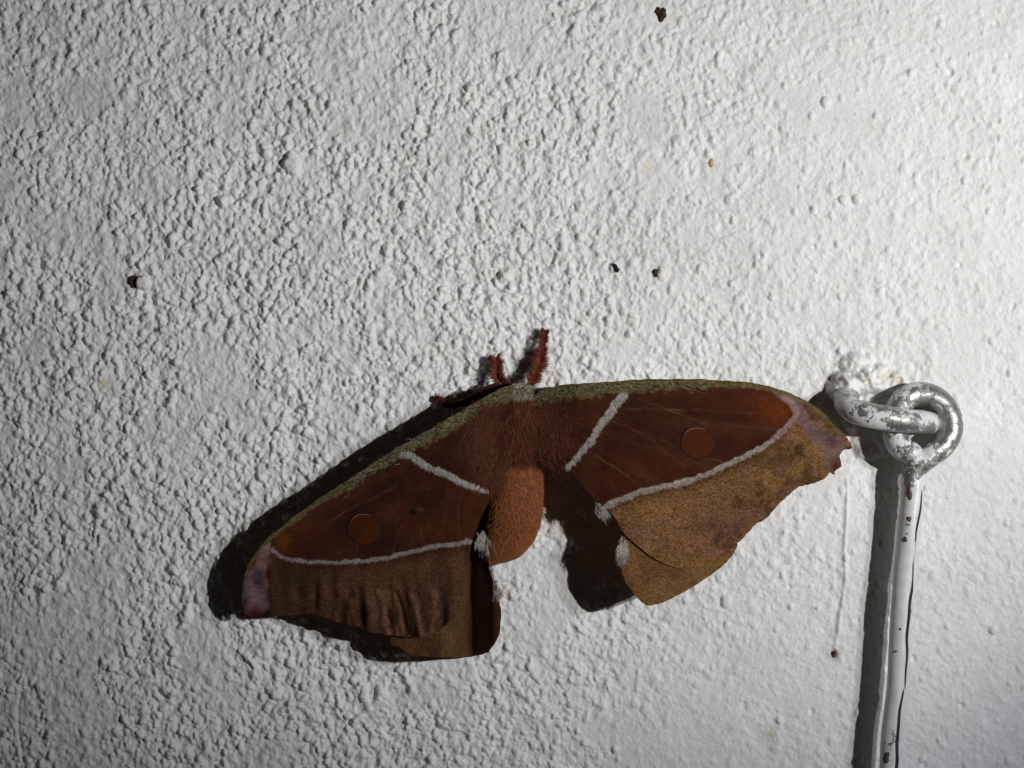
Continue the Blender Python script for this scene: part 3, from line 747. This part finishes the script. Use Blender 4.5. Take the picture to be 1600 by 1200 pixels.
def tube(name, pxpts, radpx, mat, n=12, sub=8, wob=0.0, seed=0, parent=None, off=(0, 0, 0), caps=True, flat=1.0):
    """smooth tube through (px,py,h[,r]) points"""
    A = np.array([list(p[:3]) + [p[3] if len(p) > 3 else radpx] for p in pxpts], float); A = crom(A, sub)
    if caps:     # rounded ends
        e0 = A[0] - (A[1] - A[0]) / (np.linalg.norm((A[1] - A[0])[:3]) + 1e-9) * A[0][3] * 0.6
        e1 = A[-1] + (A[-1] - A[-2]) / (np.linalg.norm((A[-1] - A[-2])[:3]) + 1e-9) * A[-1][3] * 0.6
        m0 = A[0] * .5 + e0 * .5; m1 = A[-1] * .5 + e1 * .5
        m0[3] = A[0][3] * .8; m1[3] = A[-1][3] * .8; e0[3] = e1[3] = 0.02
        A = np.vstack([e0, m0, A, m1, e1])
    pts = np.array([P(*a[:3]) for a in A])
    V, F = tube_mesh(pts, A[:, 3] * S, n, wob=wob, seed=seed, off=off, flat=flat)
    o = mesh_np(name, V, F, mat); o.parent = parent
    bm = bmesh.new(); bm.from_mesh(o.data); bmesh.ops.recalc_face_normals(bm, faces=bm.faces); bm.to_mesh(o.data); bm.free()
    return o, A

M_ant = mat_plain('antenna_red', lin(92, 40, 24), lin(68, 28, 18), 1800, 0.7)
def antenna(path, widths, seed):
    o, A = tube('antenna', path, 2.0, M_ant, n=8, sub=8, parent=moth, off=MOTH_AT)
    H = MHair(); r = random.Random(seed); j = r.gauss
    A = A[2:-2]; n = len(A)
    for k in range(n * 44):
        f = r.random(); i = min(int(f * (n - 1)), n - 2); p = A[i] + (A[i + 1] - A[i]) * r.random(); T = (A[i + 1] - A[i])[:3]; T /= np.linalg.norm(T) + 1e-9
        s = np.array([-T[1], T[0], 0.0]); s /= np.linalg.norm(s) + 1e-9
        L = np.interp(f, *widths) * r.uniform(.5, 1.15) * (0.9 + 0.2 * math.sin(f * 34))
        sg = 1 if k % 2 else -1
        d = s * sg * 0.8 + T * j(0.25, .3) + np.array([j(0, .15), j(0, .15), j(0.05, .4)])
        u = r.random(); c = lin(*((140, 66, 38) if u < .5 else (104, 46, 27) if u < .88 else (166, 96, 64)))
        H.add(p[:3], d, L * 0.85, 1.5, c, tuple(T * 0.2), seg=2)
    H.build('barbs', o)
antenna([(824, 614, 52), (828, 603, 44), (836, 586, 31), (843, 568, 23), (846, 552, 19), (848, 538, 17), (850, 526, 15), (852, 517, 13)], ([0, .15, .35, .5, .62, .75, 1.0], [7, 13, 21, 19, 12, 11, 9]), 4)
antenna([(800, 614, 50), (793, 603, 42), (783, 596, 32), (777, 586, 24), (776, 576, 20), (777, 567, 17), (775, 559, 14)], ([0, .3, .55, .8, 1.0], [8, 15, 16, 13, 11]), 5)
# the foreleg reaching out under the wing edge
leg, LA = tube('leg', [(806, 628, 34, 6), (784, 606, 32, 7), (762, 610, 28, 7), (738, 622, 24, 6.5), (716, 631, 20, 5.5), (702, 633, 17, 5), (694, 629, 15, 4), (687, 623, 12, 3.6), (683, 622, 9, 3)], 5, M_ant, n=10, sub=6, parent=moth, off=MOTH_AT, wob=0.06)
def leg_fur():
    H = MHair(); r = random.Random(6); j = r.gauss; A = LA[2:-2]
    for k in range(1100):
        i = r.randrange(len(A) - 1); T = (A[i + 1] - A[i])[:3]; T /= np.linalg.norm(T) + 1e-9
        d = T * .8 + np.array([j(0, .5), j(0, .5), j(0.2, .4)]); u = r.random()
        H.add(A[i][:3] + np.array([j(0, 2), j(0, 2), j(0, 2)]), d, r.uniform(5, 12) * (0.5 if i > len(A) * .7 else 1), 1.2, lin(*((120, 54, 32) if u < .6 else (84, 38, 24))), seg=2)
    H.build('leg_hair', leg)
leg_fur()

# ------------------------------------------------------------------ the screw eye and the cabin hook hanging in it
EYE_AT = Vector(P(1340, 640, 0))
eye = thing('screw_eye', 'grey iron screw eye with flaking white paint set in lumpy mortar', 'screw eye', EYE_AT)
tube('eye_loop', [(1326, 614, -14, 19), (1322, 620, 18, 19), (1323, 631, 48, 19), (1334, 641, 70, 19), (1356, 648, 83, 19), (1384, 653, 88, 19), (1412, 657, 86, 18.5), (1434, 659, 75, 18), (1449, 660, 57, 17.5), (1453, 660, 36, 17), (1446, 656, 14, 17), (1430, 652, -12, 17)],
     19, M_eye, n=28, sub=8, wob=0.018, seed=5, parent=eye, off=EYE_AT)
HOOK_AT = Vector(P(1410, 1200, 0))
hook = thing('cabin_hook', 'white painted iron hook rod hanging from the screw eye by its ring', 'hook', HOOK_AT)
ring = []
for k in range(27):
    a = math.radians(62 - k * 358 / 26)
    ring.append((1439 + 44.5 * math.cos(a) + 2 * math.cos(2 * a), 664 + 48 * math.sin(a), 44 + 5.5 * (k / 26 - 0.5) * 2 + 9 * math.sin(a), 19 if k < 22 else 18))
# rod bends straight into the ring
ringpts = [(1424, 760, 49, 16), (1428, 738, 49, 17), (1440, 722, 49, 18)] + ring[1:24] + [(1414, 700, 59, 16), (1428, 716, 58, 14), (1436, 728, 55, 11)]
tube('ring', ringpts, 19, M_ring, n=28, sub=5, wob=0.02, seed=9, parent=hook, off=HOOK_AT)
rod_pts = [(1431, 738, 48, 15.3), (1429, 752, 48, 16.7), (1424, 800, 49, 18), (1417, 860, 49, 17.6), (1411, 930, 50, 17), (1406, 1000, 50, 16.4), (1401, 1080, 51, 16), (1394, 1140, 51, 15.9), (1390, 1200, 51, 15.7), (1382, 1300, 51, 15.7), (1375, 1400, 51, 15.7), (1371, 1460, 53, 15.3), (1372, 1500, 65, 15.3), (1376, 1512, 99, 14.3), (1378, 1506, 129, 12.4), (1379, 1490, 147, 7.6)]
tube('rod', rod_pts, 17, M_rod, n=28, sub=9, wob=0.022, seed=14, parent=hook, off=HOOK_AT)
def rod_strip(u0, y0, y1, wpx):  # dark reflection along the rod's right edge, laid on as a coloured strip
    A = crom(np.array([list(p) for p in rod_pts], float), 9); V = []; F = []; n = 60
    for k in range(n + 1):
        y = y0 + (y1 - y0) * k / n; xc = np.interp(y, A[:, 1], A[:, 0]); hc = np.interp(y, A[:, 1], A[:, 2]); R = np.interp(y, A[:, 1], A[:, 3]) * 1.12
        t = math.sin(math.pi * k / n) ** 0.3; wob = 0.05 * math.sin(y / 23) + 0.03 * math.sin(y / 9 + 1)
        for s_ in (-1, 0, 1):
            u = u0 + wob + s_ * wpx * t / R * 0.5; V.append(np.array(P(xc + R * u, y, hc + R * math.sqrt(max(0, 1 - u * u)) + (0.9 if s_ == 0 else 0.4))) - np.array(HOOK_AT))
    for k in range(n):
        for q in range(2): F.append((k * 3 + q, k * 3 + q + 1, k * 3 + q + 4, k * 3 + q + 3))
    o = mesh_np('reflection_strip', V, F, M_strip); o.parent = hook
M_strip = mat_plain('painted_reflection', lin(48, 50, 62), lin(30, 32, 40), 900, 0.45, 0.4)  # bluish dark tone that paints the edge reflection onto the rod
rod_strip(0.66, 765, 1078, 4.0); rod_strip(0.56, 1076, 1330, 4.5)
M_chip = mat_plain('rusty_chip', lin(108, 92, 82), lin(66, 52, 46), 1500, 0.6)
def chip(cx, cy, rx, ry, seed, rodc=None):
    """a spot where the paint has come off the rod, the metal showing in a shallow scab"""
    r = random.Random(seed); A = crom(np.array([list(p) for p in rod_pts], float), 9)
    V = []; F = []; n = 18
    ph = [r.uniform(0, 6.28) for _ in range(3)]
    for t in (0.0, 0.6, 1.0):
        for k in range(n):
            a = 2 * math.pi * k / n; wv = 1 + .18 * math.sin(2 * a + ph[0]) + .14 * math.sin(3 * a + ph[1]) + .1 * math.sin(5 * a + ph[2])
            x = cx + rx * t * wv * math.cos(a); y = cy + ry * t * wv * math.sin(a)
            xc = np.interp(y, A[:, 1], A[:, 0]); hc = np.interp(y, A[:, 1], A[:, 2]); R = np.interp(y, A[:, 1], A[:, 3])
            u = np.clip((x - xc) / R, -.97, .97); V.append(np.array(P(x, y, hc + R * math.sqrt(1 - u * u) * 1.02 + (1.1 if t < 1 else -.3))) - np.array(HOOK_AT))
    for q in range(2):
        for k in range(n): F.append((q * n + k, q * n + (k + 1) % n, (q + 1) * n + (k + 1) % n, (q + 1) * n + k))
    o = mesh_np('rust_chip', V, F, M_chip); o.parent = hook
for a in ((1438, 778, 5, 14, 1), (1421, 768, 4, 13, 2), (1421, 811, 3, 5, 3), (1415, 843, 2.2, 5, 4), (1385, 1184, 5.5, 8, 5), (1407, 983, 1.8, 1.8, 6), (1400, 1018, 1.8, 1.8, 7), (1413, 1062, 3, 3, 8)): chip(*a)

# ------------------------------------------------------------------ grit and dirt stuck to the wall
def speck(name, label, cat, cx, cy, rx, ry, ang, mat, seed, hh=0.6):
    r = random.Random(seed); bm = bmesh.new(); bmesh.ops.create_icosphere(bm, subdivisions=3, radius=1.0)
    N1 = VNoise(0.7, seed); base = wall_h(cx, cy); ca, sa = math.cos(ang), math.sin(ang); o0 = Vector(P(cx, cy, base))
    for v in bm.verts:
        c = v.co; k = 1 + 0.22 * float(N1(c.x * 1.3 + c.z + 9, c.y * 1.3 + 9)); x, y, z = c.x * rx * k, c.y * ry * k, c.z * min(rx, ry) * hh * k
        v.co = Vector(P(cx + x * ca - y * sa, cy + x * sa + y * ca, base + 0.25 * min(rx, ry) + z)) - o0
    me = bpy.data.meshes.new(name); bm.to_mesh(me); bm.free()
    for p in me.polygons: p.use_smooth = True
    me.materials.append(mat); o = bpy.data.objects.new(name, me); C.objects.link(o); o.location = o0
    return tag(o, label, cat)
M_dirt = mat_plain('dark_dirt', lin(44, 32, 24), lin(84, 66, 50), 1500, 0.9); M_black = mat_plain('black_dirt', lin(22, 20, 18), lin(40, 36, 32), 1500, 0.9)
M_tan = mat_plain('tan_grain', lin(176, 150, 104), lin(206, 182, 140), 1500, 0.8)
speck('dirt_speck', 'larger of two brown dirt specks side by side, high above the moth', 'dirt', 1036, 23, 5, 11, 0.2, M_dirt, 1)
speck('dirt_speck', 'smaller of two brown dirt specks side by side, high above the moth', 'dirt', 1028, 18, 4, 7, 0.1, M_dirt, 2)
speck('dirt_speck', 'small black dirt speck on wall above the right antenna', 'dirt', 962, 419, 4, 8, -0.6, M_black, 3)
speck('dirt_speck', 'dark dirt speck beside a round plaster lump between the antennae and the hook', 'dirt', 1026, 427, 4, 6, -0.3, M_dirt, 8)
speck('sand_grain', 'tiny tan sand grain in the white wall', 'sand grain', 1112, 256, 4, 6, 0.3, M_tan, 4)
speck('dirt_speck', 'brown dirt lump beside a large plaster knob', 'dirt', 207, 440, 7, 9, 0.1, M_dirt, 5, 0.5)
speck('dirt_speck', 'dark dirt drop below the paint ridge beside the hook rod', 'dirt', 1303, 1024, 3.5, 6, 0.1, M_dirt, 6)
